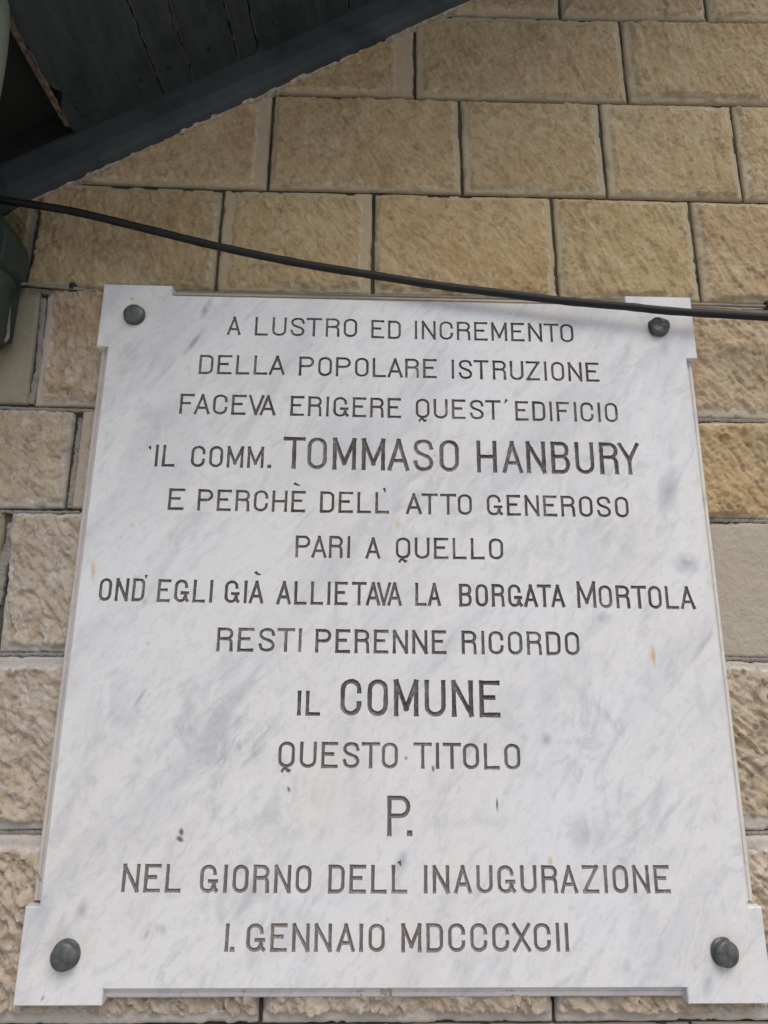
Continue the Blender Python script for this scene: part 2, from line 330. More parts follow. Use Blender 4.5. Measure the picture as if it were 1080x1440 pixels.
def block(top, bot, jl, jr, hi=True, rough=1.0, tint=(1, 1, 1), mar=(11, 11, 11, 11), seed=0, chis=1.0, flat=False, gap=.0025, gl=None, gr=None, lift=0.0, face=1.0, label=None):
    """jl, jr: ((x_top),(x_bottom)) of the side joints in world metres; mar: dressed margin l, r, t, b in mm"""
    gl = gap if gl is None else gl; gr = gap if gr is None else gr
    xlt, xlb = jl; xrt, xrb = jr
    zt = zl(top, (xlt+xrt)/2); zb = zl(bot, (xlb+xrb)/2)
    W_, H_ = xrt-xlt, zt-zb
    step = .0021 if hi else .009
    nx, nz = max(4, int(W_/step)), max(4, int(H_/step))
    s, t = np.meshgrid(np.linspace(0, 1, nx+1), np.linspace(0, 1, nz+1))
    xl_ = xlb+(xlt-xlb)*t+gl; xr_ = xrb+(xrt-xrb)*t-gr
    X = xl_+(xr_-xl_)*s
    zt_ = np.interp(X, *LW[top]) if top in LW else np.full(X.shape, zt)
    zb_ = np.interp(X, *LW[bot]) if bot in LW else np.full(X.shape, zb)
    Z = (zb_+gap)+((zt_-gap)-(zb_+gap))*t
    dl, dr, dt, db = X-xl_, xr_-X, (1-t)*H_, t*H_
    wob = .0045*fbm(X*55, Z*55, 3, seed)+.003*fbm(X*160, Z*160, 2, seed+3)
    m = np.ones(X.shape)
    for d, w in zip((dl, dr, dt, db), [w_*1.2 for w_ in mar]): m = np.minimum(m, sstep(w*.001-.0025, w*.001+.0035, d+wob))
    edge = np.minimum(np.minimum(dl, dr), np.minimum(dt, db))
    h = -.0035*np.exp(-np.maximum(edge+.0006*fbm(X*120, Z*120, 2, seed), 0)/.0014)
    rs = random.Random(seed*7+1); fq = rs.uniform(.62, 1.35)+(.35 if rough > 1.05 else 0); amp = rs.uniform(.65, 1.15); mixc = rs.random()
    a = math.radians(rs.uniform(8, 52)); ca, sa = math.cos(a), math.sin(a)
    U = (X*ca+Z*sa)*fq; V = (-X*sa+Z*ca)*fq                                           # across / along the tool marks
    if flat:
        h = h + .0009*fbm(X*40, Z*40, 4, seed)+.0005*fbm(X*260, Z*260, 2, seed); dress = np.ones(X.shape)
    else:
        body = .0045 + .0050*rough*fbm(X*17, Z*17, 3, seed+20) + .0042*(1-.6*mixc)*rough*amp*cells(U*62, V*20, seed) + .0028*(.4+mixc)*rough*amp*cells(U*125+3, V*46, seed+9)
        body = body + .0015*chis*ridge(U*115, V*28, seed+5) + .0016*fbm(X*230, Z*230, 2, seed+8)
        tr_ = (fbm(U*30+seed, V*17, 3, seed+50)+.35*fbm(U*95, V*60, 2, seed+51))*(2.6 if rough < 1.05 else 3.4)       # flakes: flat steps with a sharp break
        fl = np.floor(tr_); body = body + (.0007 if rough < 1.05 else .0012)*(fl+sstep(.0, .22, tr_-fl)-(tr_-fl)*.35)
        h = h + m*np.maximum(.0055+(body-.0055)*(.8 if rough < 1.05 else 1.0), -.003)*face + (1-m)*(.0007*fbm(X*150, Z*150, 3, seed+2))
        dress = 1-m
    h = h - .0045*sstep(.16, .46, fbm(X*38, Z*38, 4, seed+61))*np.exp(-(edge/.0045)**2)          # broken arrises
    jx = .0013*fbm(X*32+9, Z*32, 4, seed+31); jz = .0011*fbm(X*32, Z*32+4, 4, seed+37)
    X2, Z2 = X+jx, Z+jz
    Y = -(h+lift)
    v = np.stack([X2, Y, Z2], -1).reshape(-1, 3)
    idx = np.arange((nx+1)*(nz+1)).reshape(nz+1, nx+1)
    q = np.stack([idx[:-1, :-1], idx[:-1, 1:], idx[1:, 1:], idx[1:, :-1]], -1).reshape(-1, 4)
    ring = np.concatenate([idx[0, :], idx[1:, -1], idx[-1, -2::-1], idx[-2:0:-1, 0]])
    rv = v[ring].copy(); rv[:, 1] = .02; n0 = len(v); v = np.vstack([v, rv]); k = len(ring)
    nxt = np.roll(np.arange(k), -1)
    side = np.stack([ring, n0+np.arange(k), n0+nxt, ring[nxt]], -1)
    q = np.vstack([q, side])
    me = bpy.data.meshes.new('stone_block')
    me.vertices.add(len(v)); me.vertices.foreach_set('co', v.astype(np.float32).ravel())
    me.loops.add(q.size); me.loops.foreach_set('vertex_index', q.astype(np.int32).ravel())
    me.polygons.add(len(q)); me.polygons.foreach_set('loop_start', np.arange(len(q), dtype=np.int32)*4)
    me.polygons.foreach_set('loop_total', np.full(len(q), 4, np.int32))
    me.update(calc_edges=True); me.validate()
    at = me.attributes.new('dress', 'FLOAT', 'POINT'); at.data.foreach_set('value', np.concatenate([dress.ravel(), np.ones(k)]).astype(np.float32))
    me.polygons.foreach_set('use_smooth', [True]*len(me.polygons))
    me.materials.append(STONE)
    o = link(bpy.data.objects.new('stone_block', me)); o.parent = wall; o.color = (*tint, 1)
    if label: o['label'] = label
    return o
def J(u1, v1, u2, v2): return (P(u1, v1).x, P(u2, v2).x)
def X1(x): return (x, x)
def jit(): return tuple(1+random.uniform(-.05, .05) for _ in range(1))*3
UP = (.95, .93, .88); MID = (1.0, .97, .98); LOW = (1.08, 1.05, 1.15); RED = (1.1, .96, .88)
def T(base, k=1.0): return tuple(c*k for c in base)
# row above A
jA = [X1(-.95), X1(-.45), X1(-.12), J(788, 1, 789, 24), J(992, 1, 996, 28), X1(.86), X1(1.30)]
for i in range(6): block('T1', 'A', jA[i], jA[i+1], i in (2, 3, 4), .8, T(UP, random.uniform(.93, 1.03)), (6, 6, 6, 7), 10+i)
# row A-B
jB = [X1(-1.3), X1(-.85), X1(-.42), J(583, 34, 584, 136), J(872, 30, 884, 141), X1(.84), X1(1.3)]
mk = [(9, 9, 9, 9), (9, 9, 9, 9), (8, 26, 8, 6), (12, 7, 13, 6), (11, 8, 5, 9), (9, 9, 9, 9)]
for i in range(6): block('A', 'B', jB[i], jB[i+1], i in (1, 2, 3, 4), .75, T((.95, .93, .84) if i != 2 else (1.02, .96, .86), random.uniform(.93, 1.02)), mk[i], 20+i)
# row B-C
jC = [X1(-1.2), X1(-.80), J(385, 135, 376, 264), J(646, 145, 651, 270), J(843, 148, 855, 276), J(1029, 150, 1047, 280), X1(.98), X1(1.3)]
mk = [(9, 9, 9, 9), (20, 18, 20, 6), (5, 8, 5, 6), (10, 9, 6, 8), (12, 8, 8, 6), (8, 9, 6, 6), (9, 9, 9, 9)]
ch = [1, .5, 1.7, .9, 1.1, 1.9, 1]
for i in range(7): block('B', 'C', jC[i], jC[i+1], i in (1, 2, 3, 4, 5), .7, T((1.02, .97, .86) if i < 3 else (.96, .94, .84), random.uniform(.95, 1.03)), mk[i], 30+i, ch[i])
# row C-D
jD = [X1(-1.3), X1(-.72), (P(61, 262).x, P(36, 396).x), J(314, 267, 302, 408), J(526, 272, 524, 412), J(776, 280, 786, 415), J(970, 284, 988, 425), X1(.92), X1(1.3)]
mk = [(9, 9, 9, 9), (3, 3, 9, 9), (2, 5, 9, 5), (16, 14, 9, 9), (4, 9, 8, 8), (8, 10, 7, 7), (9, 9, 7, 6), (9, 9, 9, 9)]
ch = [1, 1, 1.2, 1.0, 1.3, 2.2, .9, 1]
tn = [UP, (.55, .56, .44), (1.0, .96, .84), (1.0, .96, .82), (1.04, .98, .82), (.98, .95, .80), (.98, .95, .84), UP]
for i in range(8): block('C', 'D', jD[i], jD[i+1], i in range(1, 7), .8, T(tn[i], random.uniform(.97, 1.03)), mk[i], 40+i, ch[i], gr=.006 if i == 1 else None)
# row D-E
block('D', 'E', X1(-1.2), (P(-60, 420).x, P(-60, 560).x), False, 1, UP, seed=50)
block('D', 'E', (P(-60, 420).x, P(-60, 560).x), (P(60, 420).x, P(42, 570).x), True, .3, (.68, .71, .66), (5, 5, 5, 5), 51, flat=True, gap=.005, gr=.005, label='smooth greenish dressed stone block')
block('D', 'E', (P(60, 420).x, P(42, 570).x), X1(-.10), True, 1.3, (1.02, 1.02, 1.08), (10, 5, 3, 9), 52, .7, gl=.006)
block('D', 'E', X1(-.10), X1(.28), False, 1, MID, seed=53)
block('D', 'E', X1(.28), X1(.83), True, 1.3, (1.04, 1.03, 1.02), (5, 5, 18, 13), 54, .5)
block('D', 'E', X1(.83), X1(1.3), False, 1, MID, seed=55)
# row E-F
block('E', 'F', X1(-1.3), X1(-.80), False, 1, MID, seed=60)
block('E', 'F', X1(-.80), (P(112, 583).x, P(96, 712).x), True, 1.25, (1.01, 1.06, 1.16), (8, 4, 6, 10), 61, 1.1, gr=.0075)
block('E', 'F', (P(112, 583).x, P(96, 712).x), X1(-.02), True, .5, (.95, .94, .98), (14, 5, 5, 5), 62, .5, gl=.003)
block('E', 'F', X1(-.02), X1(.36), False, 1, MID, seed=63)
block('E', 'F', X1(.36), X1(.92), True, 1.4, (1.02, .97, .84), (6, 6, 4, 5), 64, .8)
block('E', 'F', X1(.92), X1(1.3), False, 1, MID, seed=65)
# row F-G
block('F', 'G', X1(-1.2), X1(-.72), False, 1, MID, seed=70)
block('F', 'G', X1(-.72), (P(12, 730).x, P(-2, 900).x), True, 1, (.7, .72, .62), (5, 5, 5, 5), 71, gr=.008)
block('F', 'G', (P(12, 730).x, P(-2, 900).x), X1(-.2), True, 1.3, (1.03, 1.12, 1.33), (4, 5, 5, 7), 72, .9)
block('F', 'G', X1(-.2), X1(.24), False, 1, MID, seed=73)
block('F', 'G', X1(.24), X1(.85), True, .3, (.92, .95, .98), (5, 5, 5, 5), 74, flat=True, lift=.001, label='smooth grey dressed stone block')
block('F', 'G', X1(.85), X1(1.3), False, 1, MID, seed=75)
# row G-H
block('G', 'H', X1(-1.3), X1(-.69), False, 1, MID, seed=80)
block('G', 'H', X1(-.69), X1(-.08), True, 1.35, (1.04, 1.13, 1.35), (5, 5, 12, 8), 81, 1.0)
block('G', 'H', X1(-.08), X1(.30), False, 1, MID, seed=82)
block('G', 'H', X1(.30), X1(.80), True, 1.4, (1.04, 1.10, 1.22), (5, 5, 8, 16), 83, .7)
block('G', 'H', X1(.80), X1(1.3), False, 1, MID, seed=84)
# row H-I
jI = [X1(-1.2), X1(-.74), J(365, 1300, 366, 1440), J(779, 1300, 779, 1440), X1(.72), X1(1.3)]
for i in range(5): block('H', 'I', jI[i], jI[i+1], i in (1, 2, 3), 1.3, T((1.07, 1.14, 1.33), random.uniform(.97, 1.03)), (4, 4, 13, 11), 90+i, 1.1, gap=.0024, face=1.5, lift=.004)
for ri, (a_, b_) in enumerate((('I', 'J'), ('J', 'K'), ('K', 'L'))):
    js = [-1.3, -.75, -.3, .14, .58, 1.0, 1.3] if ri % 2 else [-1.3, -.95, -.52, -.02, .35, .82, 1.3]
    for i in range(6): block(a_, b_, X1(js[i]), X1(js[i+1]), False, 1, LOW, seed=100+ri*10+i)
for ri, (a_, b_) in enumerate((('T2', 'T1'), ('T3', 'T2'))):
    js = [-1.3, -.75, -.3, .14, .58, 1.0, 1.3] if ri % 2 else [-1.3, -.95, -.52, -.02, .35, .82, 1.3]
    for i in range(6): block(a_, b_, X1(js[i]), X1(js[i+1]), False, .8, UP, seed=140+ri*10+i)

# pointing: mortar strips that have come loose along one ragged edge
def pointing(poly, wl, y=-.0015, seed=0):
    """poly: centre line in measured points; wl: half width (m)"""
    pts = spline([P(u, v, y) for u, v in poly], 14); vs, fs = [], []
    for i, p in enumerate(pts):
        t = (pts[min(i+1, len(pts)-1)]-pts[max(i-1, 0)]).normalized(); n = Vector((-t.z, 0, t.x))
        ja = random.uniform(-.0011, .0011); jb = random.uniform(-.0007, .0007); yy = random.uniform(-.0008, .0008)
        for off, dy in ((-wl+ja, .008), (-wl+ja, .0004), (-wl*.3, -.0004), (wl*.3, -.0004), (wl+jb, .0004), (wl+jb, .008)):
            vs.append(p+n*off+Vector((0, dy+yy, 0)))
    for i in range(len(pts)-1):
        for k in range(5): fs.append((i*6+k, i*6+k+1, (i+1)*6+k+1, (i+1)*6+k))
    o = mesh_obj('pointing', vs, fs, POINT, wall); return o
pointing([(61, 420), (58, 460), (53, 520), (43, 568)], .0040, .001)
pointing([(0, 573), (40, 575), (80, 576), (132, 577)], .0022, -.0005)
pointing([(113, 588), (108, 630), (103, 670), (97, 714)], .0030, -.0003)
pointing([(18, 735), (13, 765), (2, 800), (-6, 850)], .0065, .0006)
pointing([(0, 719), (50, 720), (112, 720)], .0018, -.0003)
pointing([(50, 300), (44, 330), (38, 370), (33, 400)], .0035, .003)
pointing([(-20, 407), (30, 407), (80, 411), (142, 413)], .0035, -.0002)
pointing([(1000, 733), (1040, 733), (1100, 734)], .0013, .0008)
pointing([(1015, 927), (1060, 927), (1110, 928)], .0016, .0006)

for k_ in 'EFGH':
    for u0_, u1_ in ((-60, 105), (955, 1140)):
        if k_ in 'EF' and u0_ < 0: continue
        n_ = 8; pts_ = []
        for i_ in range(n_+1):
            u_ = u0_+(u1_-u0_)*i_/n_; v_ = np.interp(u_, [p[0] for p in LINES[k_]], [p[1] for p in LINES[k_]]); pts_.append((u_, v_))
        pointing(pts_, .0025, .0007)

# ------------------------------------------------------------------ marble plaque
KS = (.8691-.030)/.8691
W, H, EH, EW, S = .90*KS, .94928*KS, .10189*KS, .10043*KS, .01695*KS
ZP = CAM[2]+(Z0-CAM[2])*KS
YF, YB = -.030, -.0075                        # front and back of the slab
plaque = link(bpy.data.objects.new('marble_plaque', None)); plaque.location = (0, 0, Z0)
tag(plaque, 'white marble memorial plaque with engraved dark lettering, bolted to the sandstone wall', 'plaque')
def at_plaque(o): o.parent = plaque; o.location = (0, 0, -Z0); return o
def PL(u, v): p = P(u, v, YF); return (p.x, p.z)
a = CAM[0]+(-.45-CAM[0])*KS; b = a+W
outline = [(a, 0), (a+EW, 0), (a+EW, S), (b-EW, S), (b-EW, 0), (b, 0), (b, EH), (b-S, EH), (b-S, H-EH), (b, H-EH), (b, H), (b-EW, H), (b-EW, H-S), (a+EW, H-S), (a+EW, H), (a, H), (a, H-EH), (a+S, H-EH), (a+S, EH), (a, EH)]
outline = [(x, z+ZP) for x, z in outline]

def arc(cx, cz, rx, rz, a0, a1, n=7): return [(cx+rx*math.cos(math.radians(a0+(a1-a0)*i/n)), cz+rz*math.sin(math.radians(a0+(a1-a0)*i/n))) for i in range(n+1)]
def sm(pts, m=3): return [(p.x, p.y) for p in spline([Vector((x, y, 0)) for x, y in pts], m)]
RO = .25
O_ = arc(.5, 1-RO, .5, RO, 0, 180)+arc(.5, RO, .5, RO, 180, 360)
GL = {  # width / cap height, list of (polyline, closed, extend start, extend end)
 'A': (.63, [([(0, 0), (.5, 1)], 0), ([(1, 0), (.5, 1)], 0), ([(.16, .29), (.84, .29)], 3)]),
 'B': (.58, [([(0, 0), (0, 1)], 0), ([(0, 1)]+arc(.62, .77, .34, .23, 90, -90, 6)+[(0, .54)], 0), ([(0, .54)]+arc(.62, .27, .38, .27, 90, -90, 6)+[(0, 0)], 0)]),
 'C': (.58, [([(1, .69)]+arc(.5, 1-RO, .5, RO, 0, 180)+arc(.5, RO, .5, RO, 180, 360)+[(1, .31)], 0)]),
 'D': (.57, [([(0, 0), (0, 1)], 0), ([(0, 1)]+arc(.58, .78, .42, .22, 90, 0, 5)+arc(.58, .22, .42, .22, 0, -90, 5)+[(0, 0)], 0)]),
 'E': (.58, [([(0, 0), (0, 1)], 0), ([(0, 1), (1, 1)], 0), ([(0, .54), (.72, .54)], 0), ([(0, 0), (1, 0)], 0)]),
 'F': (.57, [([(0, 0), (0, 1)], 0), ([(0, 1), (1, 1)], 0), ([(0, .54), (.72, .54)], 0)]),
 'G': (.66, [([(.86, .72)]+arc(.43, 1-RO, .43, RO, 0, 180)+arc(.43, RO, .43, RO, 180, 350), 0), ([(.52, .40), (.98, .40)], 0), ([(.82, .38), (.82, .14)], 0), ([(.78, .17), (1.0, .02)], 0)]),
 'H': (.62, [([(0, 0), (0, 1)], 0), ([(1, 0), (1, 1)], 0), ([(0, .5), (1, .5)], 3)]),
 'I': (.12, [([(.5, 0), (.5, 1)], 0)]),
 'L': (.55, [([(0, 1), (0, 0)], 0), ([(0, 0), (1, 0)], 0)]),
 'M': (.68, [([(0, 0), (0, 1)], 0), ([(1, 0), (1, 1)], 0), ([(0, 1), (.5, .17)], 0), ([(.5, .17), (1, 1)], 0)]),
 'N': (.60, [([(0, 0), (0, 1)], 0), ([(1, 0), (1, 1)], 0), ([(0, 1), (1, 0)], 0)]),
 'O': (.57, [(O_, 1)]),
 'P': (.62, [([(0, 0), (0, 1)], 0), ([(0, 1)]+arc(.60, .75, .40, .25, 90, -90, 8)+[(0, .50)], 0)]),
 'Q': (.58, [(O_, 1), ([(.5, .02), (.5, -.06)], 3), (sm([(.16, -.27), (.33, -.12), (.5, -.11), (.66, -.23), (.80, -.14)]), 3)]),
 'R': (.58, [([(0, 0), (0, 1)], 0), ([(0, 1)]+arc(.60, .77, .40, .23, 90, -90, 8)+[(0, .54)], 0), ([(.55, .54)]+arc(.62, .36, .36, .18, 90, 0, 4)+[(1, 0)], 0)]),
 'S': (.60, [(sm([(.97, .76), (.85, .94), (.5, 1), (.14, .93), (.03, .76), (.18, .60), (.5, .51), (.82, .42), (.98, .25), (.87, .07), (.5, 0), (.14, .07), (.02, .25)]), 0)]),
 'T': (.65, [([(0, 1), (1, 1)], 0), ([(.5, 1), (.5, 0)], 0)]),
 'U': (.59, [([(0, 1)]+arc(.5, RO, .5, RO, 180, 360, 9)+[(1, 1)], 0)]),
 'V': (.62, [([(0, 1), (.5, 0)], 0), ([(1, 1), (.5, 0)], 0)]),
 'X': (.62, [([(0, 0), (1, 1)], 0), ([(0, 1), (1, 0)], 0)]),
 'Y': (.66, [([(0, 1), (.5, .45)], 0), ([(1, 1), (.5, .45)], 0), ([(.5, .5), (.5, 0)], 0)]),
 'Z': (.60, [([(0, 1), (1, 1)], 0), ([(1, 1), (0, 0)], 0), ([(0, 0), (1, 0)], 0)]),
 '.': (.15, [([(.5, .02), (.5, .05)], 0)]),
}
KERN = {'VA': -.15, 'AV': -.15, 'AT': -.01, 'TA': -.02, 'LT': .02, 'RT': .08, 'TO': .06, 'OT': .08, 'AR': .10, 'RA': .10, 'RY': .02, 'IT': .13, 'TI': .13, 'MA': .08, 'EV': .10,
        'ST': .06, 'TT': .09, 'IA': .10, 'AI': .16, 'NT': .09, 'AS': .12, 'GA': .07, 'LA': .07, 'PA': .06, 'AL': .14, 'IC': .16, 'XC': .10, 'FA': .02, 'AC': .12, 'AN': .12, 'UZ': .11, 'CX': .12, 'P.': -.10}
# (word, left, baseline there, right, baseline there, cap height, stroke)
LINES_T = [
 (2.9, (.85, .80, .74), -.02, [('A', 319, 471, 338, 471.2, 26), ('LUSTRO', 358, 471.7, 502, 474.3, 26), ('ED', 522, 475.3, 563.6, 477, 25.5), ('INCREMENTO', 583, 477, 807, 481.6, 26)]),
 (3.1, (.85, .80, .74), -.03, [('DELLA', 279, 526, 400, 527.3, 27), ('POPOLARE', 420, 528.3, 614.6, 532, 27), ('ISTRUZIONE', 635, 532.6, 843.3, 537, 27)]),
 (3.2, (1.1, 1.05, 1.0), -.03, [('FACEVA', 251.7, 582, 387, 584.3, 28.3), ('ERIGERE', 408, 584.7, 564, 588, 28), ('QUEST', 584.7, 588, 704.7, 590.6, 27.6), ('EDIFICIO', 725, 591.5, 869.7, 594, 27.5)]),
 (3.5, (.9, .9, .9), -.05, [('IL', 217, 656, 245, 656.4, 30.5), ('COMM.', 267.7, 656.7, 381, 658.4, 30)]),
 (4.9, (1.05, 1.0, .92), .02, [('TOMMASO', 397, 659.2, 645.6, 663.6, 45), ('HANBURY', 671, 664.5, 901.7, 667.8, 45)]),
 (3.4, (1.1, 1.05, 1.0), -.03, [('E', 235.6, 717, 258, 717.2, 30), ('PERCHE', 277, 718, 429, 720.5, 30), ('DELL', 449.6, 721, 547, 722.2, 30), ('ATTO', 571, 723, 664, 724.4, 29.5), ('GENEROSO', 685, 724.8, 885, 728, 29.5)]),
 (3.4, (1.1, 1.05, 1.0), -.03, [('PARI', 415, 784, 492, 785, 31), ('A', 514, 785.7, 534.7, 785.8, 30), ('QUELLO', 556.5, 785.7, 708, 787, 30)]),
 (3.7, (1.1, 1.05, 1.0), -.04, [('OND', 137.8, 845, 202, 845.6, 32), ('EGLI', 220, 846.6, 297.8, 847.6, 32), ('GIA', 315, 848, 370, 848.8, 32), ('ALLIETAVA', 388.5, 850, 565, 852, 33), ('LA', 584, 852, 620, 852.3, 32.6), ('BORGATA', 646, 853, 795, 854.2, 32)]),
 (3.7, (1.1, 1.05, 1.0), -.03, [('M', 812.5, 855, 839, 855, 37.5), ('ORTOLA', 843, 855.2, 978.6, 857, 32.2)]),
 (3.8, (1.1, 1.05, 1.0), -.02, [('RESTI', 304, 916, 423.7, 917, 33.5), ('PERENNE', 443, 918, 628, 920, 33.5), ('RICORDO', 649.5, 920, 815.7, 921.8, 33.2)]),
 (4.2, (.75, .75, .78), -.10, [('IL', 418, 1006.2, 450, 1006.6, 35)]),
 (5.6, (.85, .85, .9), .0, [('COMUNE', 478, 1006.4, 704, 1008.9, 52)]),
 (4.1, (1.8, 1.72, 1.75), -.03, [('QUESTO', 390.5, 1079.6, 559.4, 1081, 37), ('TITOLO', 581.6, 1081, 732.4, 1082.6, 37)]),
 (5.2, (2.1, 1.95, 2.0), -.03, [('P.', 544.6, 1176, 580, 1176, 57)]),
 (4.4, (2.3, 2.08, 2.16), .0, [('NEL', 170, 1254.8, 253.6, 1255.3, 40), ('GIORNO', 280, 1255.8, 437.4, 1256.3, 40), ('DELL', 461, 1256.5, 572.8, 1256.7, 40.5), ('INAUGURAZIONE', 596.3, 1256.7, 943.7, 1256.2, 40)]),
 (4.4, (2.4, 2.12, 2.18), .0, [('I.', 316.5, 1338.7, 328, 1338.7, 40), ('GENNAIO', 345.5, 1338.7, 541, 1339, 40.3), ('MDCCCXCII', 564.4, 1339.5, 800.6, 1338.4, 41)]),
]
MARKS_T = {  # apostrophes and accents cut beside a word: tapered strokes in measured points
 ('QUEST', 704.7): [[(712.5, 561.5), (709.5, 567.5)]], ('IL', 217): [[(210.5, 627.5), (211.8, 632.5)]],
 ('PERCHE', 277): [[(413.5, 679.5), (417.5, 681.5), (422, 683.0)]], ('DELL', 449.6): [[(540, 686.5), (542, 692.5)]],
 ('OND', 137.8): [[(206, 808.5), (205.2, 814)]], ('GIA', 315): [[(358.8, 804), (362.5, 807.5), (367, 808)]],
 ('DELL', 461): [[(561, 1211), (564, 1218)]]}
def kpx(u, v): return (P(u+5, v, YF)-P(u-5, v, YF)).length/10

def word_faces(word, u0, v0, u1, v1, cap, stroke):
    """strokes of every letter: list of letters -> list of segments (ax, az, bx, bz, hw, cut_a, cut_b)"""
    p0, p1 = Vector(PL(u0, v0)), Vector(PL(u1, v1)); ln = (p1-p0).length; ex = (p1-p0).normalized(); ez = Vector((0, 1))
    ph0 = Vector(PL(u0, v0-cap)); h = (ph0-p0).length
    hw = stroke*1.13*kpx((u0+u1)/2, v0)*.5
    ws = [GL[c][0] for c in word]; gaps = [KERN.get(word[i]+word[i+1], .17 if 'I' not in word[i:i+2] else .19) for i in range(len(word)-1)]
    tot = sum(ws)+sum(gaps)
    fixed = 0
    if word in ('I.', 'P.', 'COMM.'): pass
    k = ln/(tot*h) if len(word) > 1 or word != 'I' else 1
    letters = []; x = 0.0
    for i, c in enumerate(word):
        w = ws[i]*k*h
        segs = []
        lean = random.uniform(-.006, .006)
        for poly, mode in GL[c][1]:
            if c == '.': pts = [(w*.5, hw*.5), (w*.5, hw*2.1)]
            else: pts = [(hw+(w-2*hw)*px if c != 'I' else w*.5, hw+(h-2*hw)*pz) for px, pz in poly]
            q = [Vector((X_, Z_)) for X_, Z_ in pts]
            closed = mode == 1
            if closed: q.append(q[0])
            if mode == 0:
                ext = hw if c != '.' else hw*.5
                d = (q[0]-q[1]).normalized(); q[0] = q[0]+d*ext
                d = (q[-1]-q[-2]).normalized(); q[-1] = q[-1]+d*ext
            # split long runs, wander a little like a hand-cut line
            r_ = []
            for A_, B_ in zip(q[:-1], q[1:]):
                n = max(1, int((B_-A_).length/.0055))
                for s_ in range(n): r_.append(A_.lerp(B_, s_/n))
            r_.append(q[-1])
            hws = [hw*(1+random.uniform(-.10, .10)) for _ in r_]
            if closed: hws[-1] = hws[0]
            if mode == 0: hws[0] *= 1.12; hws[-1] *= 1.12
            hh = .85 if (mode == 3 and c == 'Q') else (1.2 if c == '.' else 1)
            W2 = [p0+ex*(x+v_.x+lean*v_.y)+ez*v_.y for v_ in r_]
            for s_ in range(len(W2)-1):
                segs.append((W2[s_], W2[s_+1], hws[s_]*hh, hws[s_+1]*hh, s_ == 0 and not closed, s_ == len(W2)-2 and not closed,
                             W2[s_-1] if s_ > 0 else (W2[-2] if closed else None), W2[s_+2] if s_+2 < len(W2) else (W2[1] if closed else None)))
        letters.append((c, segs)); x += (ws[i]+(gaps[i] if i < len(gaps) else 0))*k*h
    for st in MARKS_T.get((word, u0), []) + (MARKS_T.get((word, u1), []) if (word, u1) in MARKS_T else []):
        pts = [Vector(PL(u, v)) for u, v in st]; segs = []
        for s_ in range(len(pts)-1):
            f0, f1 = (1.15-.8*s_/(len(pts)-1)), (1.15-.8*(s_+1)/(len(pts)-1))
            segs.append((pts[s_], pts[s_+1], hw*f0, hw*f1, s_ == 0, s_ == len(pts)-2, pts[s_-1] if s_ > 0 else None, pts[s_+2] if s_+2 < len(pts) else None))
        letters.append(("'", segs))
    return letters, hw

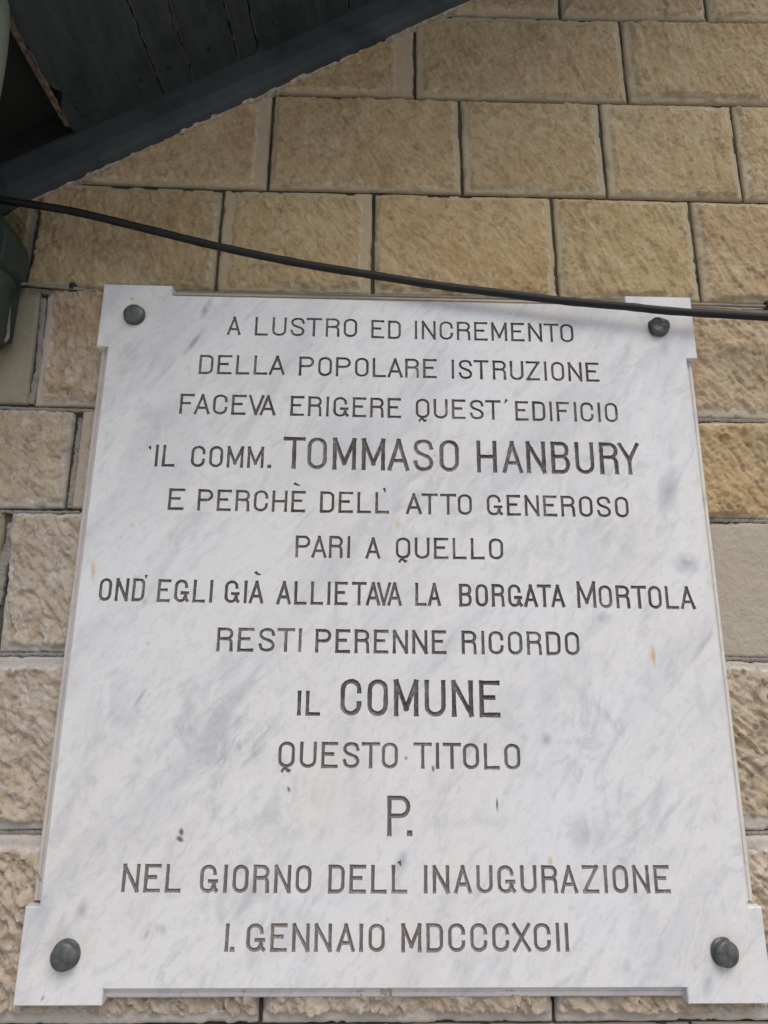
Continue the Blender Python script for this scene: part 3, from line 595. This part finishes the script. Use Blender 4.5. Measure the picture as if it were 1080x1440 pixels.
front_v, front_f = [], []
holes = []; letter_count = 0
def build_word(spec, stroke, tint, wear):
    global letter_count
    word, u0, v0, u1, v1, cap = spec
    letters, hw = word_faces(word, u0, v0, u1, v1, cap, stroke)
    V, Fc, Ed, owner, quads = [], [], [], [], []
    for li, (c, segs) in enumerate(letters):
        for (A_, B_, ha, hb, ca_, cb_, pa, nb) in segs:
            d = (B_-A_).normalized(); n = Vector((-d.y, d.x))
            def mit(p, q_, hwid):                       # mitre normal at p between direction d and neighbour
                if q_ is None: return n*hwid
                d2 = (p-q_).normalized() if q_ is pa else (q_-p).normalized()
                n2 = Vector((-d2.y, d2.x)); m_ = (n+n2)
                if m_.length < .6: return n*hwid
                m_.normalize(); return m_*(hwid/max(.6, m_.dot(n)))
            na, nb2 = mit(A_, pa, ha), mit(B_, nb, hb)
            quad = [A_-na, B_-nb2, B_+nb2, A_+na]
            cr = [(quad[(k+1) % 4]-quad[k]).cross(quad[(k+2) % 4]-quad[(k+1) % 4]) for k in range(4)]
            if min(cr) <= 1e-9: quad = [A_-n*ha-d*ha*.3, B_-n*hb+d*hb*.3, B_+n*hb+d*hb*.3, A_+n*ha-d*ha*.3]
            i0 = len(V); V += quad
            Fc.append((i0, i0+1, i0+2, i0+3)); owner.append(li); quads.append([(v.x, v.y) for v in quad])
            L = (B_-A_).length
            sa = A_+d*min(ha, L*.45) if ca_ else A_; sb = B_-d*min(hb, L*.45) if cb_ else B_
            i1 = len(V); V += [sa, sb]; Ed.append((i1, i1+1))
            if ca_: Ed += [(i1, i0), (i1, i0+3)]
            if cb_: Ed += [(i1+1, i0+1), (i1+1, i0+2)]
    xs = [v.x for v in V]; zs = [v.y for v in V]; mg = .0012
    box = (min(xs)-mg, min(zs)-mg, max(xs)+mg, max(zs)+mg)
    i0 = len(V); V += [Vector((box[0], box[1])), Vector((box[2], box[1])), Vector((box[2], box[3])), Vector((box[0], box[3]))]
    Fc.append((i0, i0+1, i0+2, i0+3)); owner.append(-1)
    sc = 1000.; ox, oz = box[0], box[1]
    r_ = delaunay_2d_cdt([Vector(((v.x-ox)*sc, (v.y-oz)*sc)) for v in V], Ed, Fc, 0, 1e-4)
    RV = [Vector((v.x/sc+ox, v.y/sc+oz)) for v in r_[0]]; RF = r_[2]
    QA = np.array(quads); own = np.array([o_ for o_ in owner if o_ >= 0])
    surf = set(); per = {}
    base = len(front_v); keep = []
    for f in RF:
        c_ = sum((RV[i] for i in f), Vector((0, 0)))/len(f)
        e_ = np.roll(QA, -1, 1)-QA; cr_ = e_[:, :, 0]*(c_.y-QA[:, :, 1])-e_[:, :, 1]*(c_.x-QA[:, :, 0])
        ow = list(own[(cr_ >= -1e-10).all(1)])
        if not ow: keep.append(f); surf.update(f)
        else: per.setdefault(int(min(ow)), []).append(f)
    front_v.extend([(v.x, YF, v.y) for v in RV]); front_f.extend([tuple(base+i for i in f) for f in keep])
    allsegs = [s for _, sg in letters for s in sg]
    A = np.array([(s[0].x, s[0].y) for s in allsegs]); B = np.array([(s[1].x, s[1].y) for s in allsegs])
    ha_ = np.array([s[2] for s in allsegs]); ca = np.array([s[4] for s in allsegs]); cb = np.array([s[5] for s in allsegs])
    D_ = B-A; L_ = np.sqrt((D_**2).sum(1))+1e-9; U_ = D_/L_[:, None]
    used = sorted({i for fl in per.values() for f in fl for i in f}-surf)
    dep = {}
    for i in used:
        p = np.array((RV[i].x, RV[i].y)); w_ = p-A; al = (w_*U_).sum(1); lat = np.abs(w_[:, 0]*U_[:, 1]-w_[:, 1]*U_[:, 0])
        lo = np.where(ca, al, 1.); hi = np.where(cb, L_-al, 1.)
        over = np.maximum(0, np.maximum(-al, al-L_)); dist = np.sqrt(lat**2+over**2)
        dd = np.minimum(ha_-dist, np.minimum(lo, hi)); dep[i] = max(0.0002, dd.max())*.95
    for li, fl in per.items():
        ids = sorted({i for f in fl for i in f}); mp = {i: k for k, i in enumerate(ids)}
        vs = [(RV[i].x, YF+dep.get(i, 0.0), RV[i].y) for i in ids]
        o = mesh_obj('letter', vs, [tuple(mp[i] for i in f) for f in fl], PAINT)
        at_plaque(o); o.color = (*tint, 1+wear); letter_count += 1
    holes.append(box)
for stroke, tint, wear, words in LINES_T:
    for spec in words: build_word(spec, stroke, tint, wear)
print('letters', letter_count)
# the slab: front sheet around the word boxes, then its edges and back
V = [Vector((x*1000, z*1000)) for x, z in outline]; n0 = len(V); Fc = [tuple(range(n0))]
def densify():                                # ease the arrises a little by chamfer below
    pass
for bx in holes:
    i0 = len(V); V += [Vector((bx[0]*1000, bx[1]*1000)), Vector((bx[2]*1000, bx[1]*1000)), Vector((bx[2]*1000, bx[3]*1000)), Vector((bx[0]*1000, bx[3]*1000))]
    Fc.append((i0, i0+1, i0+2, i0+3))
r_ = delaunay_2d_cdt(V, [], Fc, 0, 1e-4)
base = len(front_v); front_v.extend([(v.x/1000, YF, v.y/1000) for v in r_[0]])
for f, of in zip(r_[2], r_[5]):
    if list(of) == [0]: front_f.append(tuple(base+i for i in f))
nO = len(outline); CH = .0012
# chamfer ring: front outline -> slightly outward/back -> back
def inset(poly, d):
    out = []
    for i in range(len(poly)):
        p0, p1, p2 = Vector(poly[i-1]), Vector(poly[i]), Vector(poly[(i+1) % len(poly)])
        d1, d2 = (p1-p0).normalized(), (p2-p1).normalized(); n1, n2 = Vector((d1.y, -d1.x)), Vector((d2.y, -d2.x))
        out.append(tuple(p1+(n1+n2)*d))
    return out
rings = [(outline, YF), (inset(outline, CH), YF+CH), (inset(outline, CH), YB)]
# ears stay full size: the chamfer grows outward by 1.2 mm
b0 = len(front_v)
for ring, y in rings: front_v.extend([(x, y, z) for x, z in ring])
for k in range(2):
    for i in range(nO): j = (i+1) % nO; front_f.append((b0+k*nO+i, b0+k*nO+j, b0+(k+1)*nO+j, b0+(k+1)*nO+i))
front_f.append(tuple(b0+2*nO+i for i in range(nO)))
slab = mesh_obj('slab', front_v, front_f, MARBLE); at_plaque(slab)
# stepped edge moulding between the ears: (outward, depth behind the face)
prof = [(.0014, .0020), (.0014, .0110), (.0046, .0086), (.0062, .0088), (.0066, .0108), (.0080, .0108), (.0088, .0094), (.0130, .0110), (.0150, .0135), (.0158, .0170), (.0158, .0222), (.0, .0222)]
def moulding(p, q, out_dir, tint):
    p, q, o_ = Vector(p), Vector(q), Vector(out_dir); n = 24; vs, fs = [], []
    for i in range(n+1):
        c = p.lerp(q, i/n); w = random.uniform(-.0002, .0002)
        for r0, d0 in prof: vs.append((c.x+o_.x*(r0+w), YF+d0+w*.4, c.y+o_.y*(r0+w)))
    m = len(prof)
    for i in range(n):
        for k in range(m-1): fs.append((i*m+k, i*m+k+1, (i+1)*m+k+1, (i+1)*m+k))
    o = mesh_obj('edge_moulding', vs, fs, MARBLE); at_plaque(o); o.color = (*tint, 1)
e = .0013
moulding((a+EW+e, S+ZP), (b-EW-e, S+ZP), (0, -1), (.95, .93, .93)); moulding((a+EW+e, H-S+ZP), (b-EW-e, H-S+ZP), (0, 1), (.62, .53, .42))  # dark brown on the top strip paints in its shade
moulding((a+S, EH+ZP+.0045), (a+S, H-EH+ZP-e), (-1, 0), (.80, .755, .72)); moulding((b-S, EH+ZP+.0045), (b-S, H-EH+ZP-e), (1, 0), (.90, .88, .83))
# studs
def bolt(u, v, r, prot, label, lump=0.0, tilt=(0, 0)):
    pr = [(r*1.10, -.001), (r*1.10, .0010), (r*.95, .0016), (r*.95, prot*.40), (r*1.0, prot*.46), (r*1.0, prot*.66)]
    pr += [(r*k, prot*(.66+.34*q)) for k, q in ((.985, .25), (.95, .45), (.86, .66), (.70, .83), (.48, .94), (.25, .99), (.05, 1.0))]
    vs, fs = lathe(pr, 36)
    if lump:
        vs = [(x*(1+lump*.5*math.sin(3*math.atan2(z, x)+1)), y*(1+lump*math.sin(x*300)*math.cos(z*260)), z*(1+lump*.4*math.cos(2*math.atan2(z, x)))) for x, y, z in vs]
    o = mesh_obj('bolt', vs, fs, BOLTM, None, True); c = P(u, v, YF-prot*.8)
    o.parent = plaque; o.location = (c.x, YF, c.z-Z0); o.rotation_euler = (R(tilt[0]), 0, R(tilt[1])); o['label'] = label
bolt(187, 440, .0143, .009, 'round bolt head in the upper left ear')
bolt(929, 457, .0142, .011, 'lumpy bolt head in the upper right ear, under the black cable', .16)
bolt(88, 1347, .0148, .012, 'domed bolt head in the lower left ear')
bolt(1023, 1343, .0145, .011, 'domed bolt head in the lower right ear', .05, (0, 8))

# ------------------------------------------------------------------ cables
path = [(-90, 268), (0, 281), (60, 290), (115, 300), (210, 323), (308, 347), (420, 370), (525, 387), (620, 402), (700, 412), (800, 424), (880, 431), (950, 438), (1080, 446), (1200, 452)]
cyd = [-.050, -.051, -.051, -.050, -.050, -.050, -.049, -.049, -.049, -.049, -.050, -.051, -.051, -.049, -.045]
vs, fs = tube(spline([P(u, v, y) for (u, v), y in zip(path, cyd)], 8), [.0057+.0003*math.sin(i*1.7)*math.sin(i*.37) for i in range(113)], 14)
cable = mesh_obj('black_cable', vs, fs, RUBBER, None, True)
tag(cable, 'thick black cable sagging diagonally across the wall and the top of the plaque', 'cable')
wl = [(-30, 484), (0, 481), (8, 478), (11, 470), (12, 440), (14, 418), (18, 405), (27, 399), (60, 402), (103, 405.5), (150, 409), (400, 414), (700, 420), (972, 428), (1010, 429), (1045, 430.5), (1078, 431), (1140, 434)]
wy = [-.03, -.03, -.03, -.028, -.025, -.02, -.016, -.014, -.011, -.0065, -.004, -.003, -.003, -.004, -.0045, -.005, -.0045, -.0045]
vs, fs = tube(spline([P(u, v, y) for (u, v), y in zip(wl, wy)], 6), .0026, 10)
wire = mesh_obj('thin_wire', vs, fs, WIREM, None, True)
tag(wire, 'thin grey-beige wire clipped along the mortar joint and passing behind the plaque top', 'wire')
def box_mesh(c, sx, sy_, sz, bev=.0008):
    vs = []
    for dy, k in ((0, 1), (-sy_+bev, 1), (-sy_, 0)):
        for x, z in ((-1, -1), (1, -1), (1, 1), (-1, 1)): vs.append((c.x+x*(sx/2-(0 if k else bev)), c.y+dy, c.z+z*(sz/2-(0 if k else bev))))
    fs = [(0, 3, 2, 1)]
    for k in (0, 4):
        for i in range(4): j = (i+1) % 4; fs.append((k+i, k+j, k+4+j, k+4+i))
    fs.append((8, 9, 10, 11)); return vs, fs
for u, v in ((104, 405.5), (1077, 431)):
    c = P(u, v, -.001); vs, fs = box_mesh(c, .0075, .0085, .0105)
    nv = len(vs); v2, f2 = lathe([(.0022, .0), (.0022, .0022), (.0012, .003)], 10)       # the nail of the clip
    vs += [(x+c.x, y+c.y-.0085, z+c.z+.0015) for x, y, z in v2]; fs += [tuple(i+nv for i in f) for f in f2]
    mesh_obj('clip', vs, fs, CLIPM, wire)

# ------------------------------------------------------------------ eave: planks, trim board, filler
eave = link(bpy.data.objects.new('eave_soffit', None))
tag(eave, 'dark painted timber eave soffit sloping down to the left over the stone wall', 'eave')
YT = -.030
q0, q1 = P(75, 270, -.006), P(628, 4, -.006)           # foot of the trim on the wall
g0, g1 = P(0, 237, YT), P(492, 18, YT)                 # where the planks meet the trim
rk = (g1-g0).normalized(); nr = Vector((-rk.z, 0, rk.x))       # along the rake, and square to it (upwards)
org = P(231, 134, YT)
def along(u, v): return (P(u, v, YT)-org).dot(rk)
wtrim = (org-q0).dot(nr)
print('trim width', wtrim, 'rake', math.degrees(math.atan2(rk.z, rk.x)), math.degrees(math.atan2((q1-q0).z, (q1-q0).x)))
# direction in which the planks run, out from the wall
dd = rt*((585-540)/F_PX)+up*((720-1060)/F_PX)+fwd; dd = -dd.normalized(); dd = dd/abs(dd.y)
pn = rk.cross(dd).normalized()
if pn.z < 0: pn = -pn
OUT = .50
# trim board: a moulded strip swept along the rake
tp = [(-wtrim, .004), (-wtrim, -.010), (-wtrim+.004, -.017), (-wtrim+.010, -.021), (-wtrim*.55, -.026), (-wtrim*.2, -.029), (.0, -.0305), (.006, -.0305), (.006, .004)]
ts = np.linspace(-.75, 1.35, 90); vs, fs = [], []
tdir = ((q1-q0).normalized()+rk).normalized()
for i, s_ in enumerate(ts):
    w = .0008*fbm(np.array([s_*9.]), np.array([.3]), 3, 3)[0]
    lo_ = (q0-org)-rk*((q0-org).dot(rk))                 # offset of the lower edge
    for r0, y in tp:
        c = org+rk*s_+nr*(r0+(w if r0 < -.01 else 0)); vs.append((c.x, y+w*.3, c.z))
m = len(tp)
for i in range(len(ts)-1):
    for k in range(m-1): fs.append((i*m+k, i*m+k+1, (i+1)*m+k+1, (i+1)*m+k))
tr = mesh_obj('trim_board', vs, fs, TRIMP, eave)
# added board with painted-in shade closing the gap above the trim, behind the planks
vs = []
for s_ in (-.75, 1.35):
    for r0, y in ((.0062, -.0292), (.095, -.0292), (.095, .0), (.0062, .0)):
        c = org+rk*s_+nr*r0; vs.append((c.x, y, c.z))
mesh_obj('backing_board', vs, [(0, 1, 2, 3), (7, 6, 5, 4), (0, 4, 5, 1), (1, 5, 6, 2), (2, 6, 7, 3), (3, 7, 4, 0)], SHADE_NAIL, eave)
# planks
def plank(s0, s1, lift=0.0, gap=.0010, out=OUT, ragged=False, mat=PLANK):
    n = 110; vs, fs = [], []
    for i in range(n+1):
        t = out*i/n; rows = []
        jl = .0006*random.uniform(-1, 1); jr = .0006*random.uniform(-1, 1)
        if ragged:
            jl = .006*vnoise(np.array([t*45.]), np.array([2.]), 5)[0]+.004*vnoise(np.array([t*160.]), np.array([7.]), 6)[0]
            if .04 < t < .075: jl += .010*math.sin((t-.04)/.035*math.pi)
        L_ = org+rk*(s0+gap+jl)+dd*t+pn*lift; R_ = org+rk*(s1-gap+jr)+dd*t+pn*lift
        b_ = .0012
        for c, o_, k in ((L_, 0, .018), (L_, 0, b_), (L_, b_, 0), (R_, -b_, 0), (R_, 0, b_), (R_, 0, .018)):
            vs.append(c+rk*o_+pn*k)
    for i in range(n):
        for k in range(5): fs.append((i*6+k, i*6+k+1, (i+1)*6+k+1, (i+1)*6+k))
    worn = [i*5+k for i in range(n) for k in (1, 3) if vnoise(np.array([i*.45+s0*91]), np.array([k*3.3]), 17)[0] > .62]
    fs += [(5, 4, 3, 2, 1, 0), tuple(n*6+k for k in range(6))]
    o = mesh_obj('plank', vs, fs, mat, eave); o.data.materials.append(BAREW)
    for w_ in worn: o.data.polygons[w_].material_index = 1
    return o
sm_ = [along(102, 195), along(231, 134), along(272, 112), along(335, 85), along(365, 75), along(492, 18)]
print('seams', [round(x, 3) for x in sm_])
lifts = [0, .0015, .0008, .0014, 0.0, .001]
gaps = [.0012, .0005, .0006, .0012, .0008]
plank(sm_[0], sm_[1], 0, .0011, ragged=True)
plank(sm_[1], sm_[2], .0012, .0007); plank(sm_[2], sm_[3], .0018, .0006); plank(sm_[3], sm_[4], .001, .0009); plank(sm_[4], sm_[5], 0, .0008)
s_ = sm_[5]
while s_ < 1.1: plank(s_, s_+.135, random.uniform(0, .0015), .0008); s_ += .135
o = plank(sm_[0]-.20, sm_[0]+.03, .050, .0006, mat=SHADE_NAIL); o['label'] = 'recessed plank beside the broken one, in deep shade'
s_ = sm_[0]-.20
for k in range(3): plank(s_-.135, s_, .050, .0008, mat=SHADE_NAIL); s_ -= .135
def nail(u, v):                                # nail heads where the boards are fixed
    c = P(u, v, YT); s1 = (c-org).dot(rk)
    vs, fs = [], []; e1, e2 = rk, dd.normalized(); k0 = org+rk*s1+dd*.035+pn*.0005
    for r_, h_ in ((.0030, 0), (.0026, .0011), (.0010, .0014)):
        for k in range(10): w = 2*math.pi*k/10; vs.append(k0+e1*r_*math.cos(w)+e2*r_*math.sin(w)-pn*h_)
    for i in range(2):
        for k in range(10): k2 = (k+1) % 10; fs.append((i*10+k, i*10+k2, (i+1)*10+k2, (i+1)*10+k))
    fs.append(tuple(20+k for k in range(10))); mesh_obj('nail', vs, fs, SHADE_NAIL, eave)
for u, v in ((125, 184), (210, 143), (248, 125), (303, 100), (390, 62), (470, 26)): nail(u, v)
# broken edge of the first plank: bare splinters
vs, fs = [], []
for i in range(46):
    t = .015+.22*i/45 if True else 0
    if .0 < t: 
        w0 = .0015+.0045*vnoise(np.array([t*60.]), np.array([1.]), 9)[0]*(1 if t > .05 else .4)
        c = org+rk*(sm_[0]-.001-w0*.2)+dd*t+pn*.006; d2 = org+rk*(sm_[0]+.004+w0)+dd*t-pn*(.0003+.0006*random.random())
        vs += [c, c.lerp(d2, .5)-pn*.002*random.random(), d2]
for i in range(45):
    for k in range(2): fs.append((i*3+k, i*3+k+1, (i+1)*3+k+1, (i+1)*3+k))
o = mesh_obj('splintered_edge', vs, fs, BAREW, eave); o['label'] = 'splintered bare brown wood along the broken plank edge'
# roof deck over the planks
c0, c1 = org+rk*(-.75)+pn*.085+Vector((0, .1, 0)), org+rk*1.35+pn*.085+Vector((0, .1, 0))
d0 = dd*(OUT+.15)
vs = [c0, c1, c1+d0, c0+d0]; vs += [p+pn*.03 for p in vs]
mesh_obj('roof_deck', vs, [(0, 1, 2, 3), (7, 6, 5, 4), (0, 4, 5, 1), (1, 5, 6, 2), (2, 6, 7, 3), (3, 7, 4, 0)], PLANK, eave)
vs = [org+rk*(-.75)+dd*OUT-pn*.03, org+rk*1.35+dd*OUT-pn*.03, org+rk*1.35+dd*OUT+pn*.06, org+rk*(-.75)+dd*OUT+pn*.06]; vs += [p+dd*.022 for p in vs]
mesh_obj('barge_board', vs, [(0, 3, 2, 1), (4, 5, 6, 7), (0, 1, 5, 4), (1, 2, 6, 5), (2, 3, 7, 6), (3, 0, 4, 7)], TRIMP, eave)
# flaking filler between trim and stone
vs, fs = [], []; N = 420; w = 0
for i in range(N+1):
    s_ = -.28+1.1*i/N; nz = vnoise(np.array([s_*90.]), np.array([1.]), 12)[0]; n2 = vnoise(np.array([s_*22.]), np.array([5.]), 14)[0]
    wd = .0006+.0022*max(0, nz*.7+n2*.8-.3)+.0005*random.random()
    c = org+rk*s_-nr*(wtrim-.001); y0 = -.0080-.0015*nz
    for r0, y in ((0, -.004), (.001, y0-.003), (-wd*.6, y0), (-wd, y0+.002), (-wd, .004)):
        p = c+nr*r0; vs.append((p.x, y, p.z))
for i in range(N):
    for k in range(4): fs.append((i*5+k, i*5+k+1, (i+1)*5+k+1, (i+1)*5+k))
o = mesh_obj('filler_strip', vs, fs, CAULK, eave); o['label'] = 'flaking pale filler along the foot of the trim board'

# ------------------------------------------------------------------ left edge: pale pipe, dark box with cylinder
yp = -.215
pp = spline([P(-40, -260, yp), P(-24, -120, yp), P(-12, -20, yp), P(-10, 35, yp), P(-20, 110, yp+.01), P(-40, 200, yp+.03), P(-70, 300, yp+.06), P(-90, 340, yp+.1)], 8)
vs, fs = tube(pp, .0185, 28); pipe = mesh_obj('pale_pipe', vs, fs, PIPEM, None, True)
tag(pipe, 'pale grey-green pipe bending down past the broken soffit plank at the left edge', 'pipe')
jbox = link(bpy.data.objects.new('junction_box', None)); jc = P(-30, 340, -.05); jbox.location = jc
tag(jbox, 'dark green metal box with a cylinder below, at the left edge under the eave', 'box')
def childm(o): o.parent = jbox; o.location = (-jc.x, -jc.y, -jc.z); return o
yb = -.022
pg = [P(-110, 262, yb), P(-40, 272, yb), P(0, 303, yb), P(22, 327, yb), P(35, 350, yb), P(36, 366, yb), P(31, 392, yb), P(14, 404, yb), P(-110, 408, yb)]
ctr = sum(pg, Vector())/len(pg); vs, fs = [], []
for yy, k in ((-.012, 1), (-.062, 1), (-.072, .985), (-.0755, .95)): vs += [Vector((ctr.x+(p.x-ctr.x)*k, yy, ctr.z+(p.z-ctr.z)*k)) for p in pg]
n = len(pg)
for r0 in range(3):
    for i in range(n): j = (i+1) % n; fs.append((r0*n+i, r0*n+j, (r0+1)*n+j, (r0+1)*n+i))
fs.append(tuple(3*n+i for i in range(n))); childm(mesh_obj('housing', vs, fs, BOXM))
c = P(-26, 400, -.05)
zt, zb_ = P(0, 385, -.05).z, P(0, 478, -.05).z
pr = [(zt, .036), (zt-.006, .039), (zt-.010, .039), (zt-.012, .036), (zb_+.010, .036), (zb_+.004, .0375), (zb_, .034), (zb_-.001, .01)]
vs, fs = tube([(c.x, -.045, z) for z, r in pr], [r for z, r in pr], 28); childm(mesh_obj('cylinder', vs, fs, BOXM, None, True))
bc = P(20, 440, -.006); vs, fs = box_mesh(bc, .008, .022, (P(20, 398, -.006)-P(20, 482, -.006)).length, .0015)
childm(mesh_obj('bracket', vs, fs, BOXM))
